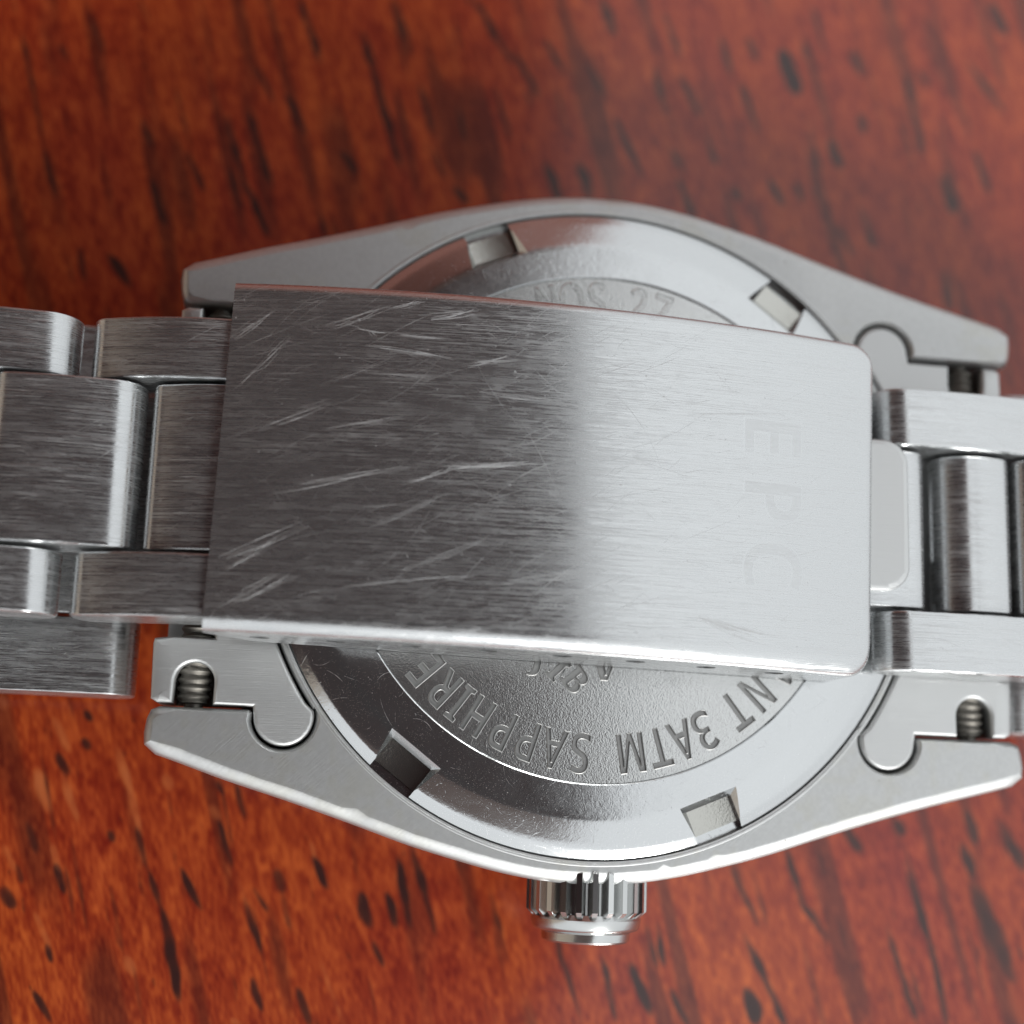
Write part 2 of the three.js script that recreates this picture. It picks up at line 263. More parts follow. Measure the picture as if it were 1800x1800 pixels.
// ---------------------------------------------------------------- table
// pores of the wood: x, z of both ends (mm), width, depth of colour (negative: glints of light on the varnish, painted in as paler streaks)
const PORES = [
  [-32.4,-28.2,-31.2,-24,0.32,50], [-30.5,-21.2,-29.7,-18.8,0.38,80], [-31.2,-24,-30.5,-21.2,0.22,50], [-28.7,-29.9,-27.9,-27.9,0.35,70], [-30.2,-27.9,-29.8,-27.1,0.44,35],
  [-26.1,-31.3,-25.5,-30.1,0.25,45], [-25.4,-23.9,-24.6,-22.2,0.32,75], [-24.5,-20.1,-23.6,-17.8,0.41,80], [-22.6,-22,-21.7,-20.1,0.38,85], [-23.6,-25.8,-22.5,-22.4,0.25,40],
  [-20.5,-24.2,-19.3,-20.3,0.44,90], [-19.3,-24.7,-17.9,-20.8,0.41,92], [-19.3,-20.6,-17.8,-17.6,0.41,88], [-20.2,-21.2,-19.4,-19.2,0.38,60], [-19.3,-28.1,-18.1,-25.9,0.35,60],
  [-17.2,-26.1,-16.1,-24.1,0.41,80], [-16.8,-32.2,-15.6,-28.9,0.44,75], [-13,-30.6,-12.4,-28.5,0.44,80], [-12.4,-28.5,-10.6,-22.9,0.44,80], [-9.5,-27.7,-8.7,-24.9,0.38,60],
  [-8.6,-23.8,-7.9,-22.1,0.35,60], [-7.2,-26.5,-6.6,-24.4,0.38,55], [-15,-19.3,-14.4,-17.4,0.35,70], [-13.8,-22.9,-13,-21.9,0.57,60], [-7.2,-21.4,-6.5,-20.7,0.51,70],
  [-11.4,-33,-10.3,-29.8,0.64,35], [-26.4,-15.5,-25.3,-13.9,0.57,75], [-28.1,-15.7,-27.7,-14,0.38,50], [-6.3,-33.3,-4.3,-30.1,0.51,60], [-5,-27.8,-4.1,-25,0.41,40],
  [-2,-31.3,-0.8,-29.4,0.41,60], [-3.8,-30.2,-2.5,-27.9,0.48,75], [0.6,-30.1,1.5,-28.4,0.51,55], [1.4,-34.5,2.1,-32.4,0.64,45], [5.3,-33.9,6.2,-31.5,0.41,60],
  [4.7,-30.2,5.5,-27.5,0.51,50], [6.3,-30,7.5,-27.7,0.44,60], [2.4,-26.6,3.9,-23.6,0.48,75], [8.9,-32.8,9.5,-30.5,0.44,50], [10.6,-32.9,11.1,-31.7,0.51,45],
  [12.9,-32.2,13.6,-30,0.95,70], [14.1,-33,14.4,-32.2,0.57,55], [10.2,-29.7,11.1,-27.1,0.57,50], [17.4,-32.8,17.9,-31.4,0.7,40], [14.8,-35.4,15.5,-32.7,0.44,45],
  [20.9,-31.2,21.7,-26.9,0.57,50], [21.8,-31.9,22.2,-31.1,0.64,45], [14.6,-27.1,15.1,-24.9,0.41,45], [15.9,-26.7,16.4,-25.2,0.7,50], [17.8,-28.6,18,-27.6,0.64,40],
  [6.4,-23.1,7.3,-21,0.51,65], [12,-23.7,12.8,-22.3,0.44,55], [13.7,-23.7,14,-22.6,0.44,45], [26.7,-37.1,27.6,-35.3,0.76,55], [25.1,-32.8,27.1,-30.1,0.57,45],
  [25.3,-26.9,26.1,-24.3,0.51,45], [23.2,-25.1,23.7,-22.9,0.76,45], [16.3,-21.1,17.2,-19.4,0.57,45], [17.8,-22.4,18.5,-20.2,0.57,45], [8.1,-26.2,8.6,-24.5,0.51,35],
  [5.8,-25.3,6.5,-23.9,0.44,35], [-1.8,-23.4,-0.9,-21.3,0.76,60], [0.2,-23.6,1,-21.5,0.64,45], [23,-18.8,23.3,-16.6,0.64,35], [9.7,-23.1,10.1,-22.4,0.64,50],
  [-25.5,9.9,-25.2,10.3,0.44,70], [-25.5,11.4,-25.2,11.8,0.38,50], [-22.4,15.9,-21.8,17.8,0.38,65], [-21.6,18,-20.6,20.5,0.35,60], [-20.6,20.5,-19.6,24.1,0.64,75],
  [-18.5,13.3,-18.1,13.9,0.32,60], [-17.4,13.5,-16.9,15,0.32,80], [-18.2,15.4,-17.4,17.5,0.35,75], [-16.5,19.5,-15.6,21.8,0.38,65], [-16.1,18.8,-15.4,19.8,0.32,75],
  [-19.9,18,-18.9,19.7,0.38,80], [-13.1,17.1,-12.4,18.5,0.41,70], [-10.5,19,-10,20.4,0.57,88], [-9.1,18.9,-8.6,20.4,0.51,80], [-9.7,21.4,-9.2,22.5,0.35,70],
  [-13.5,23.9,-12.8,25.4,0.41,75], [-15.9,23.4,-15.4,24.8,0.41,75], [-26.7,12.2,-26.2,13.1,0.57,60], [-27.9,15.8,-27.4,17.1,0.44,60], [-26.3,17.9,-25.8,19.1,0.41,75],
  [-28.8,19.1,-28.3,19.9,0.57,60], [-26.4,21.8,-26.1,22.6,0.35,70], [-26.8,24.2,-25.9,25.5,0.38,60], [-23.8,16.1,-23.6,16.5,0.44,70], [-15,17.9,-14.7,18.8,0.57,40],
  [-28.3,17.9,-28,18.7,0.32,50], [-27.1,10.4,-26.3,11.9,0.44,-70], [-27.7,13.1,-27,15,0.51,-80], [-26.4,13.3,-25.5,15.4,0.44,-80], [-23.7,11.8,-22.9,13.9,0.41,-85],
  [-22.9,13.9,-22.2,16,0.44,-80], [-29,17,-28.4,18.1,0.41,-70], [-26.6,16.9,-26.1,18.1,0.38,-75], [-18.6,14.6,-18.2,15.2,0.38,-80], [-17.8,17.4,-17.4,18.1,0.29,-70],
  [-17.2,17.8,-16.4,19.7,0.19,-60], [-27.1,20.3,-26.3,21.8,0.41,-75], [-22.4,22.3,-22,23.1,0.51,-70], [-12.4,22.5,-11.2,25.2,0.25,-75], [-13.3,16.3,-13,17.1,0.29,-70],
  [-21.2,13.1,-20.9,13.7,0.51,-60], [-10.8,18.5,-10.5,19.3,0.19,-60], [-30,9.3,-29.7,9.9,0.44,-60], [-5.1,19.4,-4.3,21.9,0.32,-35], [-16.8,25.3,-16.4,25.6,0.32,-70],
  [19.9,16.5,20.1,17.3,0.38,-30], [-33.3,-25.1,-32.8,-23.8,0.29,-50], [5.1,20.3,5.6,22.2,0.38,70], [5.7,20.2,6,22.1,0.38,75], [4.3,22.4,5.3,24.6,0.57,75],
  [6.5,23.6,7.3,25.2,0.51,70], [9.9,17.2,11.3,19.9,0.41,60], [10.8,21,12.8,25.1,0.48,70], [10.7,23.5,11.2,24.9,0.83,65], [13,16.1,13.9,18.9,0.41,60],
  [13.9,18.9,15.3,20.6,0.44,45], [20.1,17.2,21.2,20.6,0.48,75], [21.2,20.6,22.1,24.8,0.44,75], [18.9,20.5,20.3,24.8,0.44,65], [23.6,13.5,24.1,15.1,0.64,55],
  [23.3,15.4,23.9,17.1,0.57,50], [25.7,14.2,26.8,16.4,0.76,55], [24,17.7,25.9,22.2,1.08,35], [16.2,14.4,17.2,15.7,0.76,45], [19.4,14.2,19.7,14.8,0.64,40],
  [-8.6,17.2,-7.9,20.2,0.44,75], [-7.8,16.7,-6.6,20.4,0.44,70], [0.1,20.9,0.5,22.4,0.38,55], [2.7,22.1,3.4,25,0.38,60], [0.5,22.1,1.5,25,0.29,45],
  [-3.6,18.7,-2.6,21.9,0.32,30]];
const TW = 90, tableMap = canvasMap(2048, 2048, (g, w, h) => {
  const sx = w / TW, GA = -0.275;                                      // slant of the grain
  fill(g, w, h, (x, y) => {
    const mx = x / sx - 45, mz = y / sx - 50, across = mx + mz * GA, along = mz - mx * GA;
    const band = noise(across / 7, along / 60, 31) * 0.6 + noise(across / 2.1, along / 24, 32) * 0.4, fleck = noise(across * 2.6, along * 0.9, 33), fine = noise(across * 9, along * 2.4, 34), patch = noise(mx / 5, mz / 8, 35), tiny = hash(x, y, 36);
    let r = 148, gg = 52, b = 18;
    const warm = (band - 0.5) * 1.1 + (patch - 0.5) * 0.35;              // orange against crimson
    r += warm * 26; gg += warm * 26; b += warm * 6 - Math.min(0, warm) * 14;
    const f = (fleck - 0.5) * 34 + (fine - 0.5) * 46 + (tiny - 0.5) * 9; r += f; gg += f * 0.85; b += f * 0.45;
    const dk = sstep(0.62, 0.9, noise(across / 0.9, along / 9, 37)) * 0.30; r *= 1 - dk; gg *= 1 - dk * 1.15; b *= 1 - dk * 0.8;
    return [r, gg, b];
  });
  const P = (x, z) => [(x + 45) * sx, (z + 50) * sx];
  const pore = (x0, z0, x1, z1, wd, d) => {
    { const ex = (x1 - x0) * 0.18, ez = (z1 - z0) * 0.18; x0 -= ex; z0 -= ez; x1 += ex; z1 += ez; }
    const L = Math.hypot(x1 - x0, z1 - z0), ux = (x1 - x0) / L, uz = (z1 - z0) / L, n = Math.ceil(L / 0.05), ph = rnd() * 99, glint = d < 0, a = Math.abs(d) / 100;
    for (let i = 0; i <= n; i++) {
      const t = i / n, wid = wd * Math.pow(Math.sin(Math.PI * (0.04 + 0.92 * t)), 0.5) * (0.6 + 0.35 * noise(i * 0.05 + ph, 0, 41)), off = (noise(i * 0.06 + ph, 3, 42) - 0.5) * wd * (glint ? 0.2 : 0.22);
      const [X, Y] = P(x0 + ux * L * t - uz * off, z0 + uz * L * t + ux * off), R = wid * sx * (glint ? 0.72 : 0.6), gr = g.createRadialGradient(X, Y, 0, X, Y, R * 1.3), al = a * (glint ? 0.2 : 0.44) * (0.35 + 0.9 * noise(i * 0.07 + ph, 9, 43)) * Math.min(1, 5 * t, 5 * (1 - t));
      const c = glint ? '186,104,58' : '46,20,18';
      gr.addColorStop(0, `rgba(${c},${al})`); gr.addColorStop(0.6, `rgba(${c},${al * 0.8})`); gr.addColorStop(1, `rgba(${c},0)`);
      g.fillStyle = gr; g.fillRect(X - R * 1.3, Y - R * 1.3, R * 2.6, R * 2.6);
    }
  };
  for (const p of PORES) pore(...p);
  for (let i = 0; i < 420; i++) {                                       // fainter pores between, and plain ones outside the picture
    const x = rr(-45, 45), z = rr(-50, 40), out = x < -34 || x > 30 || z < -38 || z > 27 || (Math.abs(x) < 24 && Math.abs(z) < 16), L = rr(0.8, 4.5);
    pore(x, z, x + L * 0.27, z + L, rr(0.14, 0.32), out ? rr(30, 85) : rr(14, 38));
  }
  strokes(g, 900, w, h, { len: [6, 34], ang: 1.3, spread: 0.12, width: [0.8, 2.4], tone: () => `rgba(44,16,12,${rr(0.15, 0.55)})` });
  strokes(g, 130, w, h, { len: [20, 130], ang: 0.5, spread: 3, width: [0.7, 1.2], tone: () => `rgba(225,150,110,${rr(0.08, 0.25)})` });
}, null, true);
tableMap.wrapS = tableMap.wrapT = THREE.MirroredRepeatWrapping; tableMap.flipY = false;
tableMap.repeat.set(1 / (TW * MM), 1 / (TW * MM)); tableMap.offset.set(45 / TW, 50 / TW);
const tableBump = canvasMap(1024, 1024, (g, w, h) => { fill(g, w, h, (x, y) => 128 + (noise(x / 5, y / 22, 51) - 0.5) * 90 + (noise(x / 26, y / 70, 52) - 0.5) * 90); strokes(g, 60, w, h, { len: [20, 160], ang: 0.4, spread: 3, width: [0.8, 1.4], tone: () => grey(70, 0.5) }); }, [46, 46]);
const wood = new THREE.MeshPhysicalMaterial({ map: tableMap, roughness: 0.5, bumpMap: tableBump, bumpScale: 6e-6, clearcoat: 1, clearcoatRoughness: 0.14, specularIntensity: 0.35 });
{
  const t = new Tris(), o = [[-550, -450], [750, -450], [750, 450], [-550, 450]];
  t.add(loft(o, [[3, -H], [0.9, -H - 0.9], [0, -H - 3], [0, -H - 27], [3, -H - 30]]));
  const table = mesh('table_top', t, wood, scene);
  table.userData = { kind: 'structure', label: 'varnished reddish brown wooden table top with dark pores under the watch', category: 'table' };
}

// ---------------------------------------------------------------- the watch, lying on its crystal
const watch = new THREE.Group(); watch.name = numbered('wristwatch'); scene.add(watch);
watch.userData = { label: 'steel wristwatch lying face down on the wooden table, clasp across its back', category: 'watch' };

// the ear at the far left is set a little shallower than the other three
const tuck = (x, z) => (x < -12.9 && x > -16.8 && z < -9.95 && z > -12 ? [x, -9.95 + (z + 9.95) * 0.45] : [x, z]);

// case: mid part with four lugs, bevelled flanks, recesses for the end links
{
  const flank = [[21.35, 11.6], [18.2, 12.52], [14.8, 13.5], [11.6, 14.5], [8.8, 15.42], [6.3, 16.1], [4.4, 16.55], [2.6, 16.85], [0.9, 17.0]].map(([x, z]) => [x, z]);
  const curve = new THREE.SplineCurve(flank.map((p) => new THREE.Vector2(...p))).getPoints(40).map((p) => [p.x, p.y + 0.6, 1]);
  const RR = 16.85, ledge = 9.93;
  // a quarter of the outline, from 12 o'clock recess centre to the crown side: x > 0, z > 0
  const q = [];
  for (const p of arcPts(0, 0, RR, 0, 35.5, 18)) q.push([...p, 0]);
  for (const p of arcPts(15.08, 10.2, 1.53, 196, 9, 22)) q.push([...p, 2]);
  q.push([16.55, ledge + 0.12, 2], [16.72, ledge, 2], [18.5, ledge, 2], [20.4, ledge, 2], [21.3, ledge, 3], [21.7, ledge + 0.18, 3], [21.86, ledge + 0.6, 3], [21.95, 11.2, 3], [21.9, 11.75, 3]);
  for (const p of curve) q.push(p);
  const near = [...q, ...[...q].reverse().slice(1).map(([x, z, k]) => [-x, z, k])];     // from x>0 recess round the crown side to x<0 recess
  const far = near.slice(1, -1).reverse().map(([x, z, k]) => [x, -z, k]);
  const full = [...near, ...far].reverse();
  const kinds = full.map((p) => p[2]);
  const worn = kinds.map((k) => (k === 1 ? 1 + rr(-0.035, 0.035) + (rnd() < 0.05 ? rr(0.1, 0.3) : 0) : k === 3 ? rr(0.85, 1.2) : 1));   // handling has dulled and nicked the edges
  const sc = (p, i) => [0.16, 1, 0.34, 0.62][kinds[i]] * worn[i];
  const outline = full.map((p) => { const [x, z] = tuck(p[0], p[1]); return [x + 0.42 * sstep(16.8, 21.5, Math.abs(x)), z]; });
  const hole = arcPts(0, 0, 16.5, 0, 360, 160).slice(0, -1), o = area(outline) > 0 ? (kinds.reverse(), [...outline].reverse()) : outline;
  const bev = [[0.62, 0], [0.57, -0.008], [0.46, -0.045], [0.32, -0.115], [0.18, -0.21], [0.08, -0.32], [0.02, -0.46], [0, -0.62]];
  const t = loft(o, [...bev, [0, -3.0], [0.25, -4.6], [0.9, -5.4]], { holes: [hole], scale: sc });
  const rim = Tris.prototype.add.call(new Tris(), lathe([[16.74, 0.0], [16.7, 0.02], [16.62, 0.02], [16.54, -0.03], [16.49, -0.12], [16.485, -1.2], [12, -1.2]].map(([r, y]) => [r, y]).reverse(), 200).flip());
  t.add(rim);
  for (const s of [-1, 1]) t.add(box(Math.min(s * 11.5, s * 17.2), Math.max(s * 11.5, s * 17.2), -4.2, -3.04, -12.2, 12.2));
  mesh('case', t, M.lug, watch, 30);
  const bz = mesh('bezel', lathe([[13.5, -5.2], [16.4, -5.3], [16.7, -5.9], [16.6, -7.2], [14.6, -8.7], [14.4, -8.7], [14.4, -8.0]], 128), M.crown, watch);
  const glass = new THREE.MeshPhysicalMaterial({ color: 0x0a0b0d, roughness: 0.06, metalness: 0 });
  mesh('crystal', lathe([[0.001, -8.0], [14.38, -8.0], [14.38, -8.9], [13.9, -9.25], [9, -9.5], [0.001, -9.59]], 96), glass, watch);
}

// case back: polished snap-on ring with six notches, and the engraved disc
const font = await new FontLoader().loadAsync('fonts/droid/droid_sans_regular.typeface.json');
const serif = await new FontLoader().loadAsync('fonts/droid/droid_serif_bold.typeface.json');
{
  const prof = [[12.84, 0.47], [12.9, 0.5], [14.3, 0.5], [14.55, 0.485], [14.75, 0.45], [15.0, 0.395], [15.6, 0.255], [15.86, 0.19], [15.96, 0.15], [16.04, 0.11], [16.47, -0.1], [16.48, -0.9], [12.84, -0.9], [12.84, 0.47]];
  let ring = lathe(prof, 240);
  const cut = [];
  for (let k = 0; k < 6; k++) {
    const a = (67.2 + 60 * k) * Math.PI / 180, c = Math.cos(a), s = Math.sin(a), o = [[14.72, -1.2], [17, -1.2], [17, 1.2], [14.72, 1.2]].map(([r, u]) => [r * c - u * s, r * s + u * c]);
    cut.push(loft(o, [[-0.62, 0.86], [0, 0.12], [0, -0.62]]));
  }
  ring = minus(ring, cut);
  const back = mesh('case_back', ring, M.polish, watch, 24);
  for (let k = 0; k < 6; k++) {                                          // the worn, slightly hollow floor of each notch
    const a = (67.2 + 60 * k) * Math.PI / 180, c = Math.cos(a), s = Math.sin(a), t = new Tris(), n = 8, m = 4;
    const at = (i, j) => { const u = -1.19 + 2.38 * i / n, r = 14.73 + 1.3 * j / m, y = -0.34 + 0.05 * (u / 1.2) ** 2 - 0.05 * j / m; return [r * c - u * s, y, r * s + u * c]; };
    for (let i = 0; i < n; i++) for (let j = 0; j < m; j++) t.quad(at(i, j), at(i + 1, j), at(i + 1, j + 1), at(i, j + 1));
    const g = mesh('notch', t.flip(), M.notch, back);
    const nn = g.geometry.attributes.normal; if (nn.getY(0) < 0) { g.geometry.dispose(); g.geometry = finish(t.flip()); }
  }
  // letters, cut as real grooves with sloping sides
  const letters = [];
  const put = (ch, f, size, deg, r, up) => letters.push({ ch, f, size, deg, r, up });
  const words = [['SAPPHIRE', [93.9, 100.5, 107.3, 113.9, 120.6, 126, 131.3, 137.7]], ['3ATM', [61.8, 67.9, 74, 81.2]], ['RESISTANT', [-1, 6, 13, 18, 24, 30.5, 37.6, 45, 52.2]], ['WATER', [-38, -31, -24, -17.5, -11]]];
  for (const [word, degs] of words) [...word].forEach((ch, i) => put(ch, font, 1.84, degs[i], 11.42, 0));
  for (const [ch, d] of [['N', 254.9], ['O', 261.2], ['S', 267.6], ['2', 278.3], ['7', 284.4]]) put(ch, font, 1.82, d, 11.62, 0);
  const sp = (ch, x, z, rot, size, f = serif) => letters.push({ ch, f, size, x, z, rot });
  sp('B', -1.12, 7.84, 50, 1.16); sp('I', -1.98, 7.4, 46, 1.16); sp('J', -3.0, 6.98, 12, 1.2); sp('A', 0.34, 7.05, 181, 1.5);
  const tops = [], cuts = [new Tris(), new Tris()], disc = arcPts(0, 0, 12.8, 0, 360, 180).slice(0, -1), Y0 = 0.44, islands = [];
  for (const L of letters) {
    const walls = cuts[L.deg > 250 ? 1 : 0];                               // the row at the far side is worn nearly smooth
    const shapes = L.f.generateShapes(L.ch, L.size);
    let x0 = 1e9, x1 = -1e9, y0 = 1e9, y1 = -1e9;
    const ex = shapes.map((s) => s.extractPoints(4));
    for (const e of ex) for (const p of e.shape) { x0 = Math.min(x0, p.x); x1 = Math.max(x1, p.x); y0 = Math.min(y0, p.y); y1 = Math.max(y1, p.y); }
    const a = L.deg * Math.PI / 180;
    const place = L.rot === undefined
      ? (p) => { const u = (p.x - (x0 + x1) / 2) * (/[AMNHR]/.test(L.ch) ? 0.7 : 0.76), v = L.r + p.y - (y0 + y1) / 2; return [v * Math.cos(a) - u * Math.sin(a), v * Math.sin(a) + u * Math.cos(a)]; }
      : (p) => { const u = p.x - (x0 + x1) / 2, v = p.y - (y0 + y1) / 2, b = L.rot * Math.PI / 180, c = Math.cos(b), s = Math.sin(b); return [L.x + u * c + v * s, L.z + u * s - v * c]; };
    const clean = (pts) => { const q = pts.map(place).filter((p, i, arr) => { const b = arr[(i + 1) % arr.length]; return Math.hypot(p[0] - b[0], p[1] - b[1]) > 0.012; }); return q; };
    for (const e of ex) {
      const outer = offset(turned(clean(e.shape)), -0.022), inner = e.holes.map((hh) => offset(turned(clean(hh)), 0.018)), W = 0.03, D = L.deg > 250 ? 0.04 : 0.09;
      const LIP = 0.04, UP = 0.022, oo = offset(outer, -LIP), ii = inner.map((q) => offset(q, Math.min(LIP, 0.05))), fo = offset(outer, W), fi = inner.map((q) => offset(q, -W));
      tops.push(oo); islands.push(...ii);
      const band = (A, ya, B, yb, out) => { for (let i = 0; i < A.length; i++) { const j = (i + 1) % A.length, q = [[A[i][0], ya, A[i][1]], [A[j][0], ya, A[j][1]], [B[j][0], yb, B[j][1]], [B[i][0], yb, B[i][1]]]; if (out) walls.quad(...q); else walls.quad(q[0], q[3], q[2], q[1]); } };
      band(oo, Y0, outer, Y0 + UP, true); band(outer, Y0 + UP, fo, Y0 - D, true);
      inner.forEach((q, k) => { band(ii[k], Y0, q, Y0 + UP, false); band(q, Y0 + UP, fi[k], Y0 - D, false); });
      capFace(walls, fo, fi, Y0 - D, true);
    }
  }
  const face = new Tris();
  capFace(face, disc, tops, Y0, true);
  for (const i of islands) capFace(face, i, [], Y0, true);
  const rimD = lathe([[12.8, Y0], [12.83, Y0 - 0.03], [12.83, Y0 - 0.8]], 180);
  mesh('engraved_disc', face.add(rimD), M.engraved, back, 20);
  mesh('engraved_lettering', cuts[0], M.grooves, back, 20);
  mesh('engraved_lettering', cuts[1], M.engraved, back, 20);
}

// crown with flutes
{
  const N = 24, cx = 0.33, ch = -2.86, t = new Tris(), R = 3.0, r0 = 2.5;
  // outline of the fluted part: flat ridge, V-shaped groove
  const ring = (k) => Array.from({ length: N * 4 }, (_, i) => { const b = Math.floor(i / 4), a = ((b + [0, 0.34, 0.62, 0.78][i % 4]) / N) * Math.PI * 2, r = [R, R, r0, r0 + 0.02][i % 4]; return [Math.min(r, k) * Math.cos(a), Math.min(r, k) * Math.sin(a)]; });
  const st = [[16.3, 2.5], [16.72, 2.66], [17.06, 3.2], [18.9, 3.2], [19.25, 2.62]], rings = st.map(([z, k]) => ring(k).map(([u, v]) => [cx + u, ch + v, z]));
  for (let s = 0; s + 1 < rings.length; s++) for (let i = 0; i < N * 4; i++) { const j = (i + 1) % (N * 4); t.quad(rings[s][i], rings[s][j], rings[s + 1][j], rings[s + 1][i]); }
  const crown = mesh('crown', t, M.crown, watch, 18);
  const lat = (prof) => lathe(prof, 64).map((x, y, z) => [cx + x, ch - z, y]);                  // axis towards the viewer
  mesh('crown_cap', lat([[0.001, 20.46], [2.02, 20.44], [2.16, 20.34], [2.2, 19.98], [2.26, 19.92], [2.52, 19.84], [2.66, 19.68], [2.74, 19.3], [2.6, 19.05]]), M.crown, crown);
  mesh('crown_tube', lat([[2.45, 16.4], [2.3, 16.35], [2.3, 15.5], [0.001, 15.5]]), M.grime, crown);
}

// spring bars: ribbed dark rods across the lugs
for (const s of [-1, 1]) {
  const t = lathe(Array.from({ length: 321 }, (_, i) => { const z = 9.95 - 19.9 * i / 320, e = Math.abs(z) > 9.75 ? 0.45 : 0.76 + 0.07 * Math.sin(i * 0.95); return [e, z]; }), 28).map((x, y, z) => [s * 19.38 + (s > 0 ? 0.35 : 0) + x, -1.15 - z, y]);
  mesh(numbered('spring_bar'), t, M.grime, watch);
}

// end links: plates between the lugs with an ear sunk into the case and a slot over the spring bar
function endLink(s) {
  const dx = s > 0 ? 0.35 : 0, h = [], X = (x) => x + dx;
  for (const p of arcPts(0, 0, 16.98, 0, 34, 16)) h.push([...p, 0]);
  for (const p of arcPts(15.06, 10.18, 1.44, 192, 14, 20)) h.push([...p, 0]);
  h.push([16.55, 9.8, 0], [X(18.44), 9.8, 0]);
  for (const p of arcPts(X(19.34), 8.75, 0.92, 180, 360, 14)) h.push([...p, 0]);
  h.push([X(20.28), 9.78, 0], [X(21.0), 9.78, 1], [X(21.32), 9.6, 2], [X(21.4), 7, 2], [X(21.35), 6.75, 1], [X(20.5), 6.62, 0], [X(18.55), 6.62, 0]);
  const all = [...h, ...[...h].reverse().map(([x, z, k]) => [x, -z, k])].slice(0, -1).map(([x, z, k]) => [s * x, z, k]);
  const kinds = all.map((p) => p[2]); let o = all.map((p) => tuck(p[0], p[1]));
  if (area(o) > 0) { o = o.reverse(); kinds.reverse(); }
  const prof = Array.from({ length: 6 }, (_, i) => { const a = i / 5 * Math.PI / 2; return [0.2 * (1 - Math.sin(a)), -0.12 - 0.2 * (1 - Math.cos(a))]; });
  return loft(o, [...prof, [0, -2.2], [0.1, -3.0]], { scale: (p, i) => [1, 2, 4.2][kinds[i]] });
}
for (const s of [-1, 1]) mesh(numbered('end_link'), endLink(s).add(box(Math.min(s * 17.3, s * 21), Math.max(s * 17.3, s * 21), -3.6, -3.05, -9.75, 9.75)), M.tab, watch, 34);

// bracelet links: pieces with rounded ends, side profile drawn in x and height, then drawn out across the bracelet
function piece(L, z0, z1, { thick = 2.7, round = 0.85, rl = round, rr: rt = round, crown: bulge = 0.12, bev = 0.14 } = {}) {
  const pts = [], n = 10;
  for (let i = 0; i <= 16; i++) { const u = -1 + 2 * i / 16; pts.push([lerp(-L / 2 + rl, L / 2 - rt, i / 16), bulge * (1 - u * u)]); }
  const end = (R) => { const e = []; for (let i = 1; i <= n; i++) { const q = Math.PI / 2 - i / n * Math.PI / 2; e.push([R * Math.cos(q) - R, -R + R * Math.sin(q)]); } const r = Math.max(0.3, Math.min(R, thick - R)); for (let i = 1; i <= n; i++) { const q = -i / n * Math.PI / 2; e.push([r * Math.cos(q) - r, -(thick - r) + r * Math.sin(q)]); } return e; };
  const right = end(rt).map(([x, y]) => [L / 2 + x, y]), left = end(rl).reverse().map(([x, y]) => [-L / 2 - x, y]);
  const o = [...pts.slice(0, 17), ...right, ...left].map(([x, y]) => [x, -y]);
  const zz = (z0 + z1) / 2, hw = (z1 - z0) / 2, t = loft(o, [[bev, hw], [bev * 0.3, hw - bev * 0.3], [0, hw - bev], [0, -hw + bev], [bev * 0.3, -hw + bev * 0.3], [bev, -hw]]);
  return t.map((x, y, z) => [x, -z, y + zz]);
}
// puts a piece at (x, height of its top) turned by deg about the bracelet's own cross axis
const posed = (t, x, h, deg = 0, z = 0) => { const a = deg * Math.PI / 180, c = Math.cos(a), s = Math.sin(a); return t.map((px, py, pz) => [x + px * c - py * s, h + px * s + py * c, z + pz]); };
function link(name, z, specs) { const g = part(numbered(name), watch); for (const [n, t] of specs) mesh(n, posed(t.tris, t.x, t.h, t.deg, z), M.brushed, g, 34); return g; }
const outerZ = [[-7.15, -4.15], [4.15, 7.15]], innerZ = [-3.98, 3.98];
// upper run, left of the clasp
{
  const zc = -1.02;
  const out = (x0, x1, h, deg, o) => outerZ.map(([a, b]) => ['outer_link', { tris: piece(x1 - x0, a, b, o), x: (x0 + x1) / 2, h, deg }]);
  const cen = (x0, x1, h, deg, o) => ['center_link', { tris: piece(x1 - x0, ...innerZ, o), x: (x0 + x1) / 2, h, deg }];
  link('bracelet_link', zc, [...out(-25.4, -17.9, 2.75, 12, { rl: 0.9, rr: 0.3, crown: 0.32 }), cen(-22.25, -17.5, 2.85, 12, { rl: 0.7, rr: 0.3, crown: 0.2 })]);
  link('bracelet_link', zc, [...out(-32.4, -25.72, 2.55, -1, { rl: 0.9, rr: 1.7 }), cen(-29.3, -22.38, 2.85, -1, { rl: 0.9, rr: 1.6 })]);
  link('bracelet_link', zc, [...out(-39.2, -32.8, 1.9, 14, {}), cen(-36.0, -29.6, 2.4, 9, {})]);
  // the loop beyond the picture and the lower run back to the case
  link('bracelet_link', zc, [...out(-43.0, -37.4, -1.2, 62, {}), cen(-41.4, -35.9, 0.7, 38, {})]);
  link('bracelet_link', 0, [...outerZ.map(([a, b]) => ['outer_link', { tris: piece(6.2, a, b), x: -39.2, h: -6.2, deg: 158 }]), ['center_link', { tris: piece(6, ...innerZ), x: -41.6, h: -4.2, deg: 118 }]]);
}
